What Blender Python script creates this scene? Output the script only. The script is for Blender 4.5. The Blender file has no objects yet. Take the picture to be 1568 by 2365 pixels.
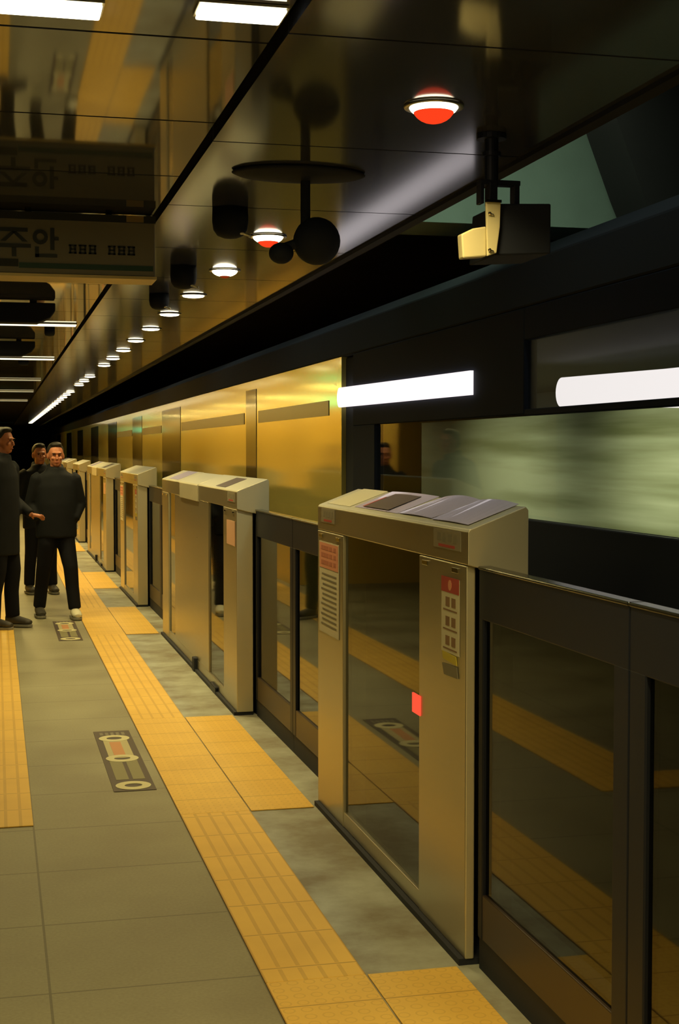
import bpy, bmesh, math, random
from mathutils import Vector, Matrix
random.seed(7)
S = bpy.context.scene
COL = S.collection

# ------------------------------------------------------------------ camera
cam_d = bpy.data.cameras.new('camera')
cam = bpy.data.objects.new('camera', cam_d); COL.objects.link(cam)
cam_d.sensor_fit = 'VERTICAL'; cam_d.sensor_height = 36.0
cam_d.lens = 36.0 * 3285.0 / 2365.0
cam_d.clip_start = 0.05; cam_d.clip_end = 400
cam.location = (0, 0, 1.6)
cam.rotation_euler = (math.radians(90 - 2.48388), 0, math.radians(-13.57576))
S.camera = cam

# ------------------------------------------------------------------ world, exposure
W = bpy.data.worlds.new('world'); S.world = W; W.use_nodes = True
W.node_tree.nodes['Background'].inputs[0].default_value = (0.42, 0.50, 0.36, 1)
W.node_tree.nodes['Background'].inputs[1].default_value = 0.012
S.view_settings.view_transform = 'Standard'; S.view_settings.look = 'None'
S.view_settings.gamma = 1; S.view_settings.exposure = 0.0
S.view_settings.use_curve_mapping = False
S.cycles.use_denoising = True
S.cycles.max_bounces = 8; S.cycles.glossy_bounces = 5; S.cycles.transmission_bounces = 6
S.cycles.transparent_max_bounces = 12
S.cycles.sample_clamp_indirect = 4.0
S.cycles.caustics_reflective = False; S.cycles.caustics_refractive = False

WARM = (1.0, 0.79, 0.29)
P_WALL = 20.0
P_TRACK_FILL = 5.0
CEIL = 2.44            # platform ceiling height
TX = 2.15              # platform-side face of the train
P_TUBE, P_DOWN, P_TRAIN, P_BEAM_FILL = 19.0, 8.5, 30.0, 12.0

def area(name, loc, sx, sy, power, color, rot=(0, 0, 0), spread=180):
    l = bpy.data.lights.new(name, 'AREA'); l.shape = 'RECTANGLE'; l.size = sx; l.size_y = sy
    l.energy = power; l.color = color; l.spread = math.radians(spread)
    o = bpy.data.objects.new(name, l); COL.objects.link(o); o.location = loc; o.rotation_euler = rot
    return o

# light of the ceiling tubes (a row every 3.6 m), including the rows above and behind the camera
TUBE_Y = [-8.0, -4.4, -0.85, 2.77, 9.68, 13.33, 17.1, 20.7, 24.6, 28.4, 32.2]
for y in TUBE_Y:
    area('tube_light', (-0.25, y, CEIL - 0.06), 1.55, 0.07, P_TUBE, WARM)
# light of the downlight rows
DOWN_K = [k for k in range(-6, 39) if k not in (1, 11, 15)]
for k in DOWN_K:
    if k <= 26:
        area('downlight_light', (1.048, 3.36 + 1.087 * k, CEIL - 0.03), 0.10, 0.10, P_DOWN, (1.0, 0.76, 0.32), spread=125)

# ------------------------------------------------------------------ materials
def mat(name, base=(0.5, 0.5, 0.5), rough=0.5, metal=0.0, ior=1.5, noise=0.0, nscale=8.0, nstretch=(1, 1, 1),
        spec=0.5, bump=0.0, bscale=60.0, rvar=0.0, coat=0.0):
    m = bpy.data.materials.new(name); m.use_nodes = True
    nt = m.node_tree; b = nt.nodes['Principled BSDF']
    b.inputs['Base Color'].default_value = (*base, 1); b.inputs['Roughness'].default_value = rough
    b.inputs['Metallic'].default_value = metal; b.inputs['IOR'].default_value = ior
    b.inputs['Specular IOR Level'].default_value = spec; b.inputs['Coat Weight'].default_value = coat
    tc = nt.nodes.new('ShaderNodeTexCoord'); mp = nt.nodes.new('ShaderNodeMapping'); mp.inputs['Scale'].default_value = nstretch
    nt.links.new(tc.outputs['Object'], mp.inputs['Vector'])
    if noise or rvar:
        n = nt.nodes.new('ShaderNodeTexNoise'); n.inputs['Scale'].default_value = nscale; n.inputs['Detail'].default_value = 5
        nt.links.new(mp.outputs[0], n.inputs['Vector'])
        if noise:
            mx = nt.nodes.new('ShaderNodeMix'); mx.data_type = 'RGBA'
            mx.inputs[6].default_value = (*[c * (1 - noise) for c in base], 1)
            mx.inputs[7].default_value = (*[min(1, c * (1 + noise)) for c in base], 1)
            nt.links.new(n.outputs['Fac'], mx.inputs[0]); nt.links.new(mx.outputs[2], b.inputs['Base Color'])
        if rvar:
            mr = nt.nodes.new('ShaderNodeMapRange'); mr.inputs[3].default_value = max(0, rough - rvar); mr.inputs[4].default_value = rough + rvar
            nt.links.new(n.outputs['Fac'], mr.inputs[0]); nt.links.new(mr.outputs[0], b.inputs['Roughness'])
    if bump:
        n2 = nt.nodes.new('ShaderNodeTexNoise'); n2.inputs['Scale'].default_value = bscale
        nt.links.new(mp.outputs[0], n2.inputs['Vector'])
        bp = nt.nodes.new('ShaderNodeBump'); bp.inputs['Strength'].default_value = bump; bp.inputs['Distance'].default_value = 0.002
        nt.links.new(n2.outputs['Fac'], bp.inputs['Height']); nt.links.new(bp.outputs[0], b.inputs['Normal'])
    return m

def emit(name, color, strength):
    m = bpy.data.materials.new(name); m.use_nodes = True; nt = m.node_tree
    for n in list(nt.nodes): nt.nodes.remove(n)
    e = nt.nodes.new('ShaderNodeEmission'); e.inputs[0].default_value = (*color, 1); e.inputs[1].default_value = strength
    o = nt.nodes.new('ShaderNodeOutputMaterial'); nt.links.new(e.outputs[0], o.inputs[0])
    return m

def glass(name, tint, ior, rough=0.03):
    """thin sheet glass: fresnel mirror over a tinted see-through sheet"""
    m = bpy.data.materials.new(name); m.use_nodes = True; nt = m.node_tree
    for n in list(nt.nodes): nt.nodes.remove(n)
    g = nt.nodes.new('ShaderNodeBsdfGlossy'); g.inputs['Roughness'].default_value = rough
    t = nt.nodes.new('ShaderNodeBsdfTransparent'); t.inputs[0].default_value = (*tint, 1)
    f = nt.nodes.new('ShaderNodeFresnel')
    gm = nt.nodes.new('ShaderNodeNewGeometry'); mr = nt.nodes.new('ShaderNodeMapRange')   # same reflectance from both faces of the sheet
    mr.inputs[3].default_value = ior; mr.inputs[4].default_value = 1 / ior
    nt.links.new(gm.outputs['Backfacing'], mr.inputs[0]); nt.links.new(mr.outputs[0], f.inputs['IOR'])
    x = nt.nodes.new('ShaderNodeMixShader'); o = nt.nodes.new('ShaderNodeOutputMaterial')
    nt.links.new(f.outputs[0], x.inputs[0]); nt.links.new(t.outputs[0], x.inputs[1]); nt.links.new(g.outputs[0], x.inputs[2])
    nt.links.new(x.outputs[0], o.inputs[0])
    return m

def floor_mat():
    m = mat('platform_floor_tile', (0.30, 0.31, 0.20), 0.42)
    nt = m.node_tree; b = nt.nodes['Principled BSDF']
    geo = nt.nodes.new('ShaderNodeNewGeometry')
    sep = nt.nodes.new('ShaderNodeSeparateXYZ'); nt.links.new(geo.outputs['Position'], sep.inputs[0])
    def math_(op, a, b_=None, clamp=False):
        n = nt.nodes.new('ShaderNodeMath'); n.operation = op; n.use_clamp = clamp
        for i, v in enumerate((a, b_)):
            if v is None: continue
            if isinstance(v, (int, float)): n.inputs[i].default_value = v
            else: nt.links.new(v, n.inputs[i])
        return n.outputs[0]
    def joint(coord, off, period, w):
        a = math_('SUBTRACT', coord, off); a = math_('DIVIDE', a, period); a = math_('FRACT', a)
        a = math_('SUBTRACT', a, 0.5); a = math_('ABSOLUTE', a); a = math_('SUBTRACT', 0.5, a)
        return math_('LESS_THAN', a, w / period)
    j = math_('MAXIMUM', joint(sep.outputs[0], 0.14, 0.63, 0.004), joint(sep.outputs[1], 5.45, 0.62, 0.004))
    j = math_('MULTIPLY', j, 0.55)
    n = nt.nodes.new('ShaderNodeTexNoise'); n.inputs['Scale'].default_value = 1.6; n.inputs['Detail'].default_value = 6
    n2 = nt.nodes.new('ShaderNodeTexNoise'); n2.inputs['Scale'].default_value = 90; n2.inputs['Detail'].default_value = 2
    nt.links.new(geo.outputs['Position'], n.inputs['Vector']); nt.links.new(geo.outputs['Position'], n2.inputs['Vector'])
    r = nt.nodes.new('ShaderNodeValToRGB')
    r.color_ramp.elements[0].position = 0.3; r.color_ramp.elements[0].color = (0.30, 0.27, 0.165, 1)
    r.color_ramp.elements[1].position = 0.72; r.color_ramp.elements[1].color = (0.42, 0.40, 0.26, 1)
    nt.links.new(n.outputs['Fac'], r.inputs[0])
    sp = nt.nodes.new('ShaderNodeMix'); sp.data_type = 'RGBA'; sp.blend_type = 'MULTIPLY'; sp.inputs[0].default_value = 0.3
    nt.links.new(r.outputs[0], sp.inputs[6]); nt.links.new(n2.outputs['Fac'], sp.inputs[7])
    jm = nt.nodes.new('ShaderNodeMix'); jm.data_type = 'RGBA'; jm.inputs[7].default_value = (0.06, 0.055, 0.04, 1)
    nt.links.new(j, jm.inputs[0]); nt.links.new(sp.outputs[2], jm.inputs[6])
    nt.links.new(jm.outputs[2], b.inputs['Base Color'])
    mr = nt.nodes.new('ShaderNodeMapRange'); mr.inputs[3].default_value = 0.34; mr.inputs[4].default_value = 0.62
    nt.links.new(n.outputs['Fac'], mr.inputs[0]); nt.links.new(mr.outputs[0], b.inputs['Roughness'])
    return m

def tactile_mat(name, base, dark, ox, oy, kind):
    """yellow tactile tile with grooves (bars) or dots pressed into its surface and joints between 0.3 m tiles"""
    m = mat(name, base, 0.5); nt = m.node_tree; b = nt.nodes['Principled BSDF']
    geo = nt.nodes.new('ShaderNodeNewGeometry')
    sep = nt.nodes.new('ShaderNodeSeparateXYZ'); nt.links.new(geo.outputs['Position'], sep.inputs[0])
    def M(op, a, b_=None):
        n = nt.nodes.new('ShaderNodeMath'); n.operation = op
        for i, v in enumerate((a, b_)):
            if v is None: continue
            if isinstance(v, (int, float)): n.inputs[i].default_value = v
            else: nt.links.new(v, n.inputs[i])
        return n.outputs[0]
    def tri(c, off, per):      # 0 at a joint, .5 half way
        a = M('FRACT', M('DIVIDE', M('SUBTRACT', c, off), per)); return M('SUBTRACT', 0.5, M('ABSOLUTE', M('SUBTRACT', a, 0.5)))
    X, Y = sep.outputs[0], sep.outputs[1]
    jt = M('MAXIMUM', M('LESS_THAN', tri(X, ox, 0.31), 0.010), M('LESS_THAN', tri(Y, oy, 0.31), 0.010))
    if kind == 'bars':
        gx = M('LESS_THAN', tri(X, ox, 0.062), 0.11); gy = M('GREATER_THAN', tri(Y, oy, 0.31), 0.03)
        pat = M('MULTIPLY', gx, gy); pat = M('MULTIPLY', pat, 0.26)
    else:
        dx, dy = tri(X, ox, 0.0517), tri(Y, oy, 0.0517)
        dx = M('SUBTRACT', 0.5, dx); dy = M('SUBTRACT', 0.5, dy)
        d = M('SQRT', M('ADD', M('MULTIPLY', dx, dx), M('MULTIPLY', dy, dy)))
        pat = M('MULTIPLY', M('MULTIPLY', M('GREATER_THAN', d, 0.26), M('LESS_THAN', d, 0.36)), 0.16)
    fac = M('MAXIMUM', M('MULTIPLY', jt, 0.6), pat)
    n = nt.nodes.new('ShaderNodeTexNoise'); n.inputs['Scale'].default_value = 3.0; n.inputs['Detail'].default_value = 5
    nt.links.new(geo.outputs['Position'], n.inputs['Vector'])
    w = nt.nodes.new('ShaderNodeMix'); w.data_type = 'RGBA'
    w.inputs[6].default_value = (*[c * 0.82 for c in base], 1); w.inputs[7].default_value = (*[min(1, c * 1.15) for c in base], 1)
    nt.links.new(n.outputs['Fac'], w.inputs[0])
    x = nt.nodes.new('ShaderNodeMix'); x.data_type = 'RGBA'; x.inputs[7].default_value = (*dark, 1)
    nt.links.new(fac, x.inputs[0]); nt.links.new(w.outputs[2], x.inputs[6]); nt.links.new(x.outputs[2], b.inputs['Base Color'])
    bp = nt.nodes.new('ShaderNodeBump'); bp.invert = True; bp.inputs['Strength'].default_value = 0.5; bp.inputs['Distance'].default_value = 0.003
    nt.links.new(fac, bp.inputs['Height']); nt.links.new(bp.outputs[0], b.inputs['Normal'])
    return m

YEL, YDK = (0.92, 0.56, 0.10), (0.30, 0.13, 0.02)
M_floor = floor_mat()
M_edge = mat('platform_edge_concrete', (0.46, 0.47, 0.38), 0.6, bump=0.3)
def stains():
    nt = M_edge.node_tree; b = nt.nodes['Principled BSDF']; geo = nt.nodes.new('ShaderNodeNewGeometry')
    n = nt.nodes.new('ShaderNodeTexNoise'); n.inputs['Scale'].default_value = 2.6; n.inputs['Detail'].default_value = 7; n.inputs['Roughness'].default_value = 0.6
    r = nt.nodes.new('ShaderNodeValToRGB'); e = r.color_ramp.elements
    e[0].position = 0.36; e[0].color = (0.23, 0.20, 0.13, 1); e[1].position = 0.66; e[1].color = (0.46, 0.49, 0.40, 1)
    nt.links.new(geo.outputs['Position'], n.inputs['Vector']); nt.links.new(n.outputs['Fac'], r.inputs[0]); nt.links.new(r.outputs[0], b.inputs['Base Color'])
stains()
M_bars = tactile_mat('tactile_bars', YEL, YDK, 0.77, 4.24, 'bars')
M_dots = tactile_mat('tactile_dots', YEL, YDK, 0.77, 4.24, 'dots')
M_steel = mat('brushed_steel_cladding', (0.50, 0.46, 0.33), 0.30, metal=0.85, noise=0.06, nscale=3, nstretch=(1, 1, 18), rvar=0.05)
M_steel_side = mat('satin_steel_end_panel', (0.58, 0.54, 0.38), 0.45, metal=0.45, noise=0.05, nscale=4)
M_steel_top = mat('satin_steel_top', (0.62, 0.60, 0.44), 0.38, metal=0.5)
M_dark = mat('dark_anodised_frame', (0.012, 0.015, 0.026), 0.42, spec=0.2)
M_brown = mat('brown_kick_panel', (0.055, 0.038, 0.026), 0.4, metal=0.3)
M_black = mat('black_rubber', (0.013, 0.016, 0.026), 0.7)
M_blackm = mat('soft_black_paint', (0.016, 0.020, 0.032), 0.8, spec=0.25)
M_ceil = mat('glossy_brown_ceiling_panel', (0.055, 0.056, 0.062), 0.045, ior=1.50, noise=0.2, nscale=1.2)
M_ceil2 = mat('glossy_brown_ceiling_panel_trackside', (0.042, 0.046, 0.064), 0.10, ior=1.34, noise=0.25, nscale=1.0)
M_slot = mat('ceiling_slot_black', (0.006, 0.006, 0.006), 0.9, spec=0.1)
M_glass = glass('gate_glass', (0.36, 0.40, 0.38), 1.58)
M_tglass = glass('train_glass', (0.93, 0.95, 0.92), 1.13)
M_tglass2 = glass('frosted_reflection_train_glass', (0.9, 0.92, 0.9), 1.15, 0.4)
M_tbody = mat('dark_polished_train_side', (0.020, 0.018, 0.012), 0.08, ior=1.8)
M_tside = mat('dark_satin_coach_side', (0.012, 0.016, 0.026), 0.7, spec=0.12)
M_tsteel = mat('coach_side_gold_reflection', (0.98, 0.82, 0.24), 0.13, metal=0.6, noise=0.10, nscale=0.6, nstretch=(1, 0.3, 2), rvar=0.05)  # gold in the base colour imitates the yellow platform mirrored in the steel
M_tdoor = mat('dark_door_glass', (0.02, 0.016, 0.01), 0.10, ior=1.6)
M_tstripe = mat('dull_olive_stripe', (0.12, 0.10, 0.04), 0.3, metal=0.6)
M_troof = mat('matt_black_train_roof', (0.03, 0.033, 0.036), 0.85, spec=0.15)
M_wallyel = mat('yellow_glazed_wall', (0.85, 0.58, 0.12), 0.35, noise=0.12, nscale=1.5)
M_wallbrn = mat('brown_wall_pier', (0.10, 0.055, 0.02), 0.5)
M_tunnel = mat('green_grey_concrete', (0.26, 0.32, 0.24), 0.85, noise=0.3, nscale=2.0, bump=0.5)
M_tundark = mat('dark_tunnel_concrete', (0.035, 0.038, 0.036), 0.9, noise=0.4, nscale=1.0)  # very dark base, tone varied at random
M_tube = emit('fluorescent_diffuser', (1.0, 0.93, 0.68), 6.0)
M_down = emit('downlight_glow', (1.0, 0.90, 0.62), 7.0)
M_red = emit('added_red_halo_glow', (1.0, 0.055, 0.012), 1.0)
M_red2 = emit('added_faint_red_halo_glow', (1.0, 0.11, 0.02), 0.22)
M_led = emit('red_led', (1.0, 0.09, 0.04), 1.1)
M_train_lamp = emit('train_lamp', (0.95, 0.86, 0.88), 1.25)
M_green_sign = emit('green_sign_light', (0.12, 1.0, 0.45), 5.0)
M_chrome = mat('chrome', (0.9, 0.85, 0.7), 0.12, metal=1.0)
M_cream = mat('cream_enamel', (0.66, 0.60, 0.34), 0.35)
M_paper = mat('pale_paper', (0.62, 0.58, 0.40), 0.7)
M_lav = mat('lavender_white_laminate', (0.72, 0.66, 0.95), 0.25, coat=0.4)
M_pict = mat('dark_printed_picture', (0.10, 0.07, 0.045), 0.4)
M_pink = mat('pink_print', (0.72, 0.30, 0.18), 0.6)
M_redp = mat('red_print', (0.42, 0.05, 0.045), 0.5)
M_ink = mat('grey_ink', (0.20, 0.18, 0.12), 0.6)
M_yelp = mat('yellow_print', (0.55, 0.45, 0.04), 0.5)
M_mauve = mat('pale_mauve_duct_cover', (0.60, 0.50, 0.50), 0.5)
M_signp = mat('dim_sign_face', (0.22, 0.20, 0.14), 0.55)
M_signd = mat('dark_sign_housing', (0.020, 0.024, 0.018), 0.6)
M_signg = mat('dark_green_sign_stripe', (0.010, 0.055, 0.035), 0.5)
M_signt = mat('sign_lettering', (0.020, 0.026, 0.022), 0.5)
M_skin = mat('skin', (0.50, 0.19, 0.10), 0.5)
M_hair = mat('black_hair', (0.012, 0.010, 0.008), 0.6)
M_jack = mat('black_padded_cloth', (0.007, 0.009, 0.013), 0.8, noise=0.3, nscale=14, spec=0.25)
M_jean = mat('dark_trouser_cloth', (0.007, 0.008, 0.013), 0.85, spec=0.2)
M_shoe = mat('white_shoe', (0.72, 0.70, 0.52), 0.5)
M_sole = mat('grey_sole', (0.25, 0.24, 0.2), 0.6)
M_plate = mat('purple_brown_floor_plate', (0.085, 0.062, 0.050), 0.5)

# ------------------------------------------------------------------ mesh helpers
def finish(name, bm, m, parent=None, bevel=0.0, smooth=False, segs=2):
    me = bpy.data.meshes.new(name); bmesh.ops.recalc_face_normals(bm, faces=bm.faces[:]); bm.to_mesh(me); bm.free()
    for x in (m if isinstance(m, (list, tuple)) else [m]): me.materials.append(x)
    o = bpy.data.objects.new(name, me); COL.objects.link(o)
    if parent: o.parent = parent
    if bevel:
        b = o.modifiers.new('bevel', 'BEVEL'); b.width = bevel; b.segments = segs; b.limit_method = 'ANGLE'
    if smooth:
        for p in me.polygons: p.use_smooth = True
    return o

def bx(bm, x0, x1, y0, y1, z0, z1, mi=0):
    r = bmesh.ops.create_cube(bm, size=1.0)
    bmesh.ops.scale(bm, vec=(x1 - x0, y1 - y0, z1 - z0), verts=r['verts'])
    bmesh.ops.translate(bm, vec=((x0 + x1) / 2, (y0 + y1) / 2, (z0 + z1) / 2), verts=r['verts'])
    for f in {f for v in r['verts'] for f in v.link_faces}: f.material_index = mi
    return r['verts']

def cyl(bm, p0, p1, r0, r1=None, seg=20, mi=0, cap=True):
    r1 = r0 if r1 is None else r1
    p0, p1 = Vector(p0), Vector(p1); d = p1 - p0
    q = d.to_track_quat('Z', 'Y').to_matrix().to_4x4()
    r = bmesh.ops.create_cone(bm, segments=seg, radius1=max(r0, 1e-5), radius2=max(r1, 1e-5), depth=d.length, cap_ends=cap,
                              matrix=Matrix.Translation((p0 + p1) / 2) @ q)
    for f in {f for v in r['verts'] for f in v.link_faces}: f.material_index = mi
    return r['verts']

def ball(bm, c, r, seg=20, mi=0, rot=None):
    rr = r if isinstance(r, (tuple, list)) else (r, r, r)
    mtx = Matrix.Translation(c) @ (rot.to_4x4() if rot else Matrix.Identity(4)) @ Matrix.Diagonal((*rr, 1))
    q = bmesh.ops.create_uvsphere(bm, u_segments=seg, v_segments=max(8, seg // 2), radius=1, matrix=mtx)
    for f in {f for v in q['verts'] for f in v.link_faces}: f.material_index = mi

def prism(bm, poly, axis, a0, a1, mi=0):
    """poly in the plane across axis ('Y': (x,z); 'X': (y,z); 'Z': (x,y)), extruded from a0 to a1"""
    def P(p, a):
        return {'Y': (p[0], a, p[1]), 'X': (a, p[0], p[1]), 'Z': (p[0], p[1], a)}[axis]
    A = [bm.verts.new(P(p, a0)) for p in poly]; B = [bm.verts.new(P(p, a1)) for p in poly]
    fs = [bm.faces.new(A), bm.faces.new(B[::-1])]
    n = len(poly)
    for i in range(n): fs.append(bm.faces.new((A[i], B[i], B[(i + 1) % n], A[(i + 1) % n])))
    for f in fs: f.material_index = mi

def lathe(bm, prof, c, seg=32, mi=0):
    rings = []
    for r, z in prof:
        rings.append([bm.verts.new((c[0] + r * math.cos(2 * math.pi * i / seg), c[1] + r * math.sin(2 * math.pi * i / seg), c[2] + z)) for i in range(seg)])
    for a, b in zip(rings, rings[1:]):
        for i in range(seg):
            f = bm.faces.new((a[i], a[(i + 1) % seg], b[(i + 1) % seg], b[i])); f.material_index = mi; f.smooth = True
    for rg in (rings[0], rings[-1]):
        f = bm.faces.new(rg); f.material_index = mi

def box_obj(name, x0, x1, y0, y1, z0, z1, m, parent=None, bevel=0.0):
    bm = bmesh.new(); bx(bm, x0, x1, y0, y1, z0, z1); return finish(name, bm, m, parent, bevel)

def thing(name, label, cat, loc=(0, 0, 0), group=None):
    o = bpy.data.objects.new(name, None); COL.objects.link(o); o.location = loc; o.empty_display_size = 0.1
    o['label'] = label; o['category'] = cat
    if group: o['group'] = group
    return o
def tag(o, label, cat, group=None):
    o['label'] = label; o['category'] = cat
    if group: o['group'] = group
    return o
def struct(o): o['kind'] = 'structure'; return o
def dup(root, dy, label, group=None):
    r = root.copy(); COL.objects.link(r); r.location = root.location + Vector((0, dy, 0)); r['label'] = label
    if group: r['group'] = group
    for ch in root.children:
        c = ch.copy(); COL.objects.link(c); c.parent = r
        for g in ch.children:
            d = g.copy(); COL.objects.link(d); d.parent = c
    return r

# ------------------------------------------------------------------ structure
Y0, Y1 = -9.0, 62.0
struct(box_obj('floor', -3.2, 1.082, Y0, Y1, -0.3, 0.0, M_floor))
struct(box_obj('floor_edge', 1.082, 1.78, Y0, Y1, -0.3, 0.0, M_edge))
struct(box_obj('floor_track', 1.78, 8.0, Y0, Y1, -1.3, -1.1, M_tundark))
# platform ceiling: left field, dark slot, track-side field, each with its cross joints
bm = bmesh.new()
ys = [Y0] + [y for y in [2.93 + 0.735 * k for k in range(-15, 80)] if y < Y1] + [Y1]
for a, b in zip(ys, ys[1:]): bx(bm, -3.2, 0.555, a + 0.006, b - 0.006, CEIL, CEIL + 0.05)
struct(finish('ceiling', bm, M_ceil))
bm = bmesh.new()
ys = [Y0] + [y for y in [2.85 + 1.03 * k for k in range(-11, 60)] if y < Y1] + [Y1]
for a, b in zip(ys, ys[1:]): bx(bm, 0.583, 1.47, a + 0.005, b - 0.005, CEIL, CEIL + 0.05)
struct(finish('ceiling_trackside', bm, M_ceil2))
struct(box_obj('ceiling_slab', -3.2, 1.52, Y0, Y1, CEIL + 0.055, CEIL + 0.3, M_slot))
struct(box_obj('trim_1', 1.472, 1.512, Y0, Y1, CEIL - 0.012, CEIL + 0.055, M_blackm))
struct(box_obj('ceiling_tunnel', 1.52, 8.0, Y0, Y1, 3.9, 4.1, M_tundark))
struct(box_obj('wall_trackside', 8.0, 8.3, Y0, Y1, -1.3, 4.1, M_tundark))
struct(box_obj('wall_far', -3.2, 8.0, Y1, Y1 + 0.3, -1.3, 4.1, M_tundark))
struct(box_obj('wall_back', -3.2, 8.0, Y0 - 0.3, Y0, -1.3, 4.1, M_tundark))
struct(box_obj('wall_left', -3.5, -3.2, Y0, Y1, -0.3, CEIL + 0.3, M_wallbrn))
# glazed yellow stair enclosure along the middle of the platform (seen only in the train's side)
bm = bmesh.new(); bx(bm, -2.4, -0.36, 16.5, Y1, 0.0, CEIL - 0.002)
struct(finish('wall_middle', bm, M_wallyel))
for y in (17.5, 20.5, 24.0, 28.0, 33.0, 39.0, 46.0):
    area('wall_fill_light', (0.02, y, CEIL - 0.05), 0.06, 2.4, P_WALL, (1.0, 0.72, 0.22), rot=(0, math.radians(25), 0))  # unseen fills added to brighten the wall for its mirror image
# tunnel: green-grey cross beam high over the track with a dark haunch standing before it
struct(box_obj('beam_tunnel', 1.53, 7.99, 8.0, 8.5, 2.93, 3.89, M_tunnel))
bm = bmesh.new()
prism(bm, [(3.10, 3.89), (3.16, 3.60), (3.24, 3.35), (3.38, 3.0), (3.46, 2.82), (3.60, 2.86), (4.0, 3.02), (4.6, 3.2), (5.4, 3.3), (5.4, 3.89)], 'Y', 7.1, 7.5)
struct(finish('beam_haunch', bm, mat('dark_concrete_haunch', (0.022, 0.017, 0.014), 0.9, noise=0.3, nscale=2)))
for y in (1.0, 4.8, 10.0, 14.0, 19.0, 25.0, 32.0):
    area('track_fill', (1.85, y, 3.86), 0.2, 0.6, P_TRACK_FILL, (0.82, 1.0, 0.95), spread=170)  # added fill lights over the track, lifting the darkest tones
area('beam_fill', (2.3, 6.4, 3.86), 0.4, 0.4, P_BEAM_FILL, (0.75, 1.0, 0.78), rot=(math.radians(45), 0, math.radians(-12)), spread=120)  # added fill so the cross beam comes out bright

# ------------------------------------------------------------------ tactile paving
def tile(name, x0, x1, y0, y1, m, label, group=None, z=0.006):
    return tag(box_obj(name, x0, x1, y0, y1, 0.0005, z, m, None, 0.002), label, 'tactile paving', group)
gateA = [4.14 + 10.42 * k for k in range(-1, 5)]           # near ends of the short cabinets
opens = []
segs = []
for k in range(-1, 5):
    o0 = 1.97 + 10.42 * k; opens.append((o0, o0 + 2.16)); opens.append((6.16 + 10.42 * k, 6.16 + 10.42 * k + 2.27))
opens = [o for o in opens if o[1] > -4]
cur = Y0 + 0.5
names_b = ['first', 'second', 'third', 'fourth', 'fifth', 'sixth', 'seventh', 'eighth', 'ninth', 'tenth', 'eleventh', 'twelfth']
vis = 0
for i, (a, b) in enumerate(opens):
    seen = b > 3.2
    nm = names_b[vis] if seen else None
    lb = ('flat yellow tactile square before the %s platform door counting from the camera' % nm) if seen else 'yellow tactile square behind the camera'
    tile('tactile_paving', 1.085, 1.37, a, b, M_dots, lb, 'warning squares at the platform doors')
    tile('tactile_paving', 0.77, 1.08, a, b, M_dots, ('stretch of the long yellow edge strip beside the %s door square from the camera' % nm) if seen else 'yellow edge strip behind the camera, at a door', 'yellow edge strip')
    if i + 1 < len(opens):
        nb = opens[i + 1][0]
        tile('tactile_paving', 0.77, 1.08, b + 0.003, nb - 0.003, M_bars,
             ('ridged stretch of the yellow edge strip just beyond the %s door square' % nm) if seen else 'ridged yellow edge strip nearest the camera',
             'yellow edge strip')
    if seen: vis += 1
tile('tactile_paving', -0.26, 0.14, 6.13, 60.0, M_bars, 'ridged yellow guide strip in the platform middle, beside the two people', None)
tile('tactile_paving', -3.1, -0.263, 6.13, 6.45, M_bars, 'yellow guide strip turning across the platform, mirrored in the door glass', None)

# ------------------------------------------------------------------ platform edge gates
def top_z(x): return 1.356 + (x - 1.40) * 0.375
def header(parent, y0, y1, x1=1.597, name='header', m=None):
    bm = bmesh.new()
    prism(bm, [(1.40, 1.248), (1.40, 1.350), (1.406, 1.358), (x1 - 0.01, top_z(x1) - 0.003), (x1, top_z(x1) - 0.014), (x1, 1.20), (1.46, 1.232)], 'Y', y0, y1)
    me = finish(name, bm, [m or M_steel, M_steel_side, M_steel_top], parent, 0.003)
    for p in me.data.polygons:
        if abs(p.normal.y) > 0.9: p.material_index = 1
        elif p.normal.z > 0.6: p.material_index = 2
    return me
def col_(parent, y0, y1, depth, name='column'):
    me = box_obj(name, 1.40, 1.40 + depth, y0, y1, 0.02, 1.245, M_steel, parent, 0.004)
    me.data.materials.append(M_steel_side)
    for p in me.data.polygons:
        if abs(p.normal.y) > 0.9: p.material_index = 1
    return me
def clips(parent, ys, z=1.232):
    for y in ys: box_obj('hinge_clip', 1.394, 1.402, y - 0.03, y + 0.03, z - 0.016, z, M_chrome, parent, 0.001)
def header_badge(parent, y0, y1):
    b = box_obj('badge', 1.3975, 1.3995, y0, y1, 1.285, 1.345, mat('badge_plate', (0.36, 0.33, 0.24), 0.4, metal=0.4), parent)
    bm = bmesh.new(); w = (y1 - y0)
    for i in range(4): bx(bm, 1.3968, 1.3974, y0 + w * (0.12 + i * 0.2), y0 + w * (0.25 + i * 0.2), 1.306 + 0.004 * (i % 2), 1.335)
    finish('badge_marks', bm, M_ink, b)
    bm = bmesh.new(); bx(bm, 1.3968, 1.3974, y0 + w * 0.2, y0 + w * 0.8, 1.290, 1.299); finish('badge_stripe', bm, M_redp, b)
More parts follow.
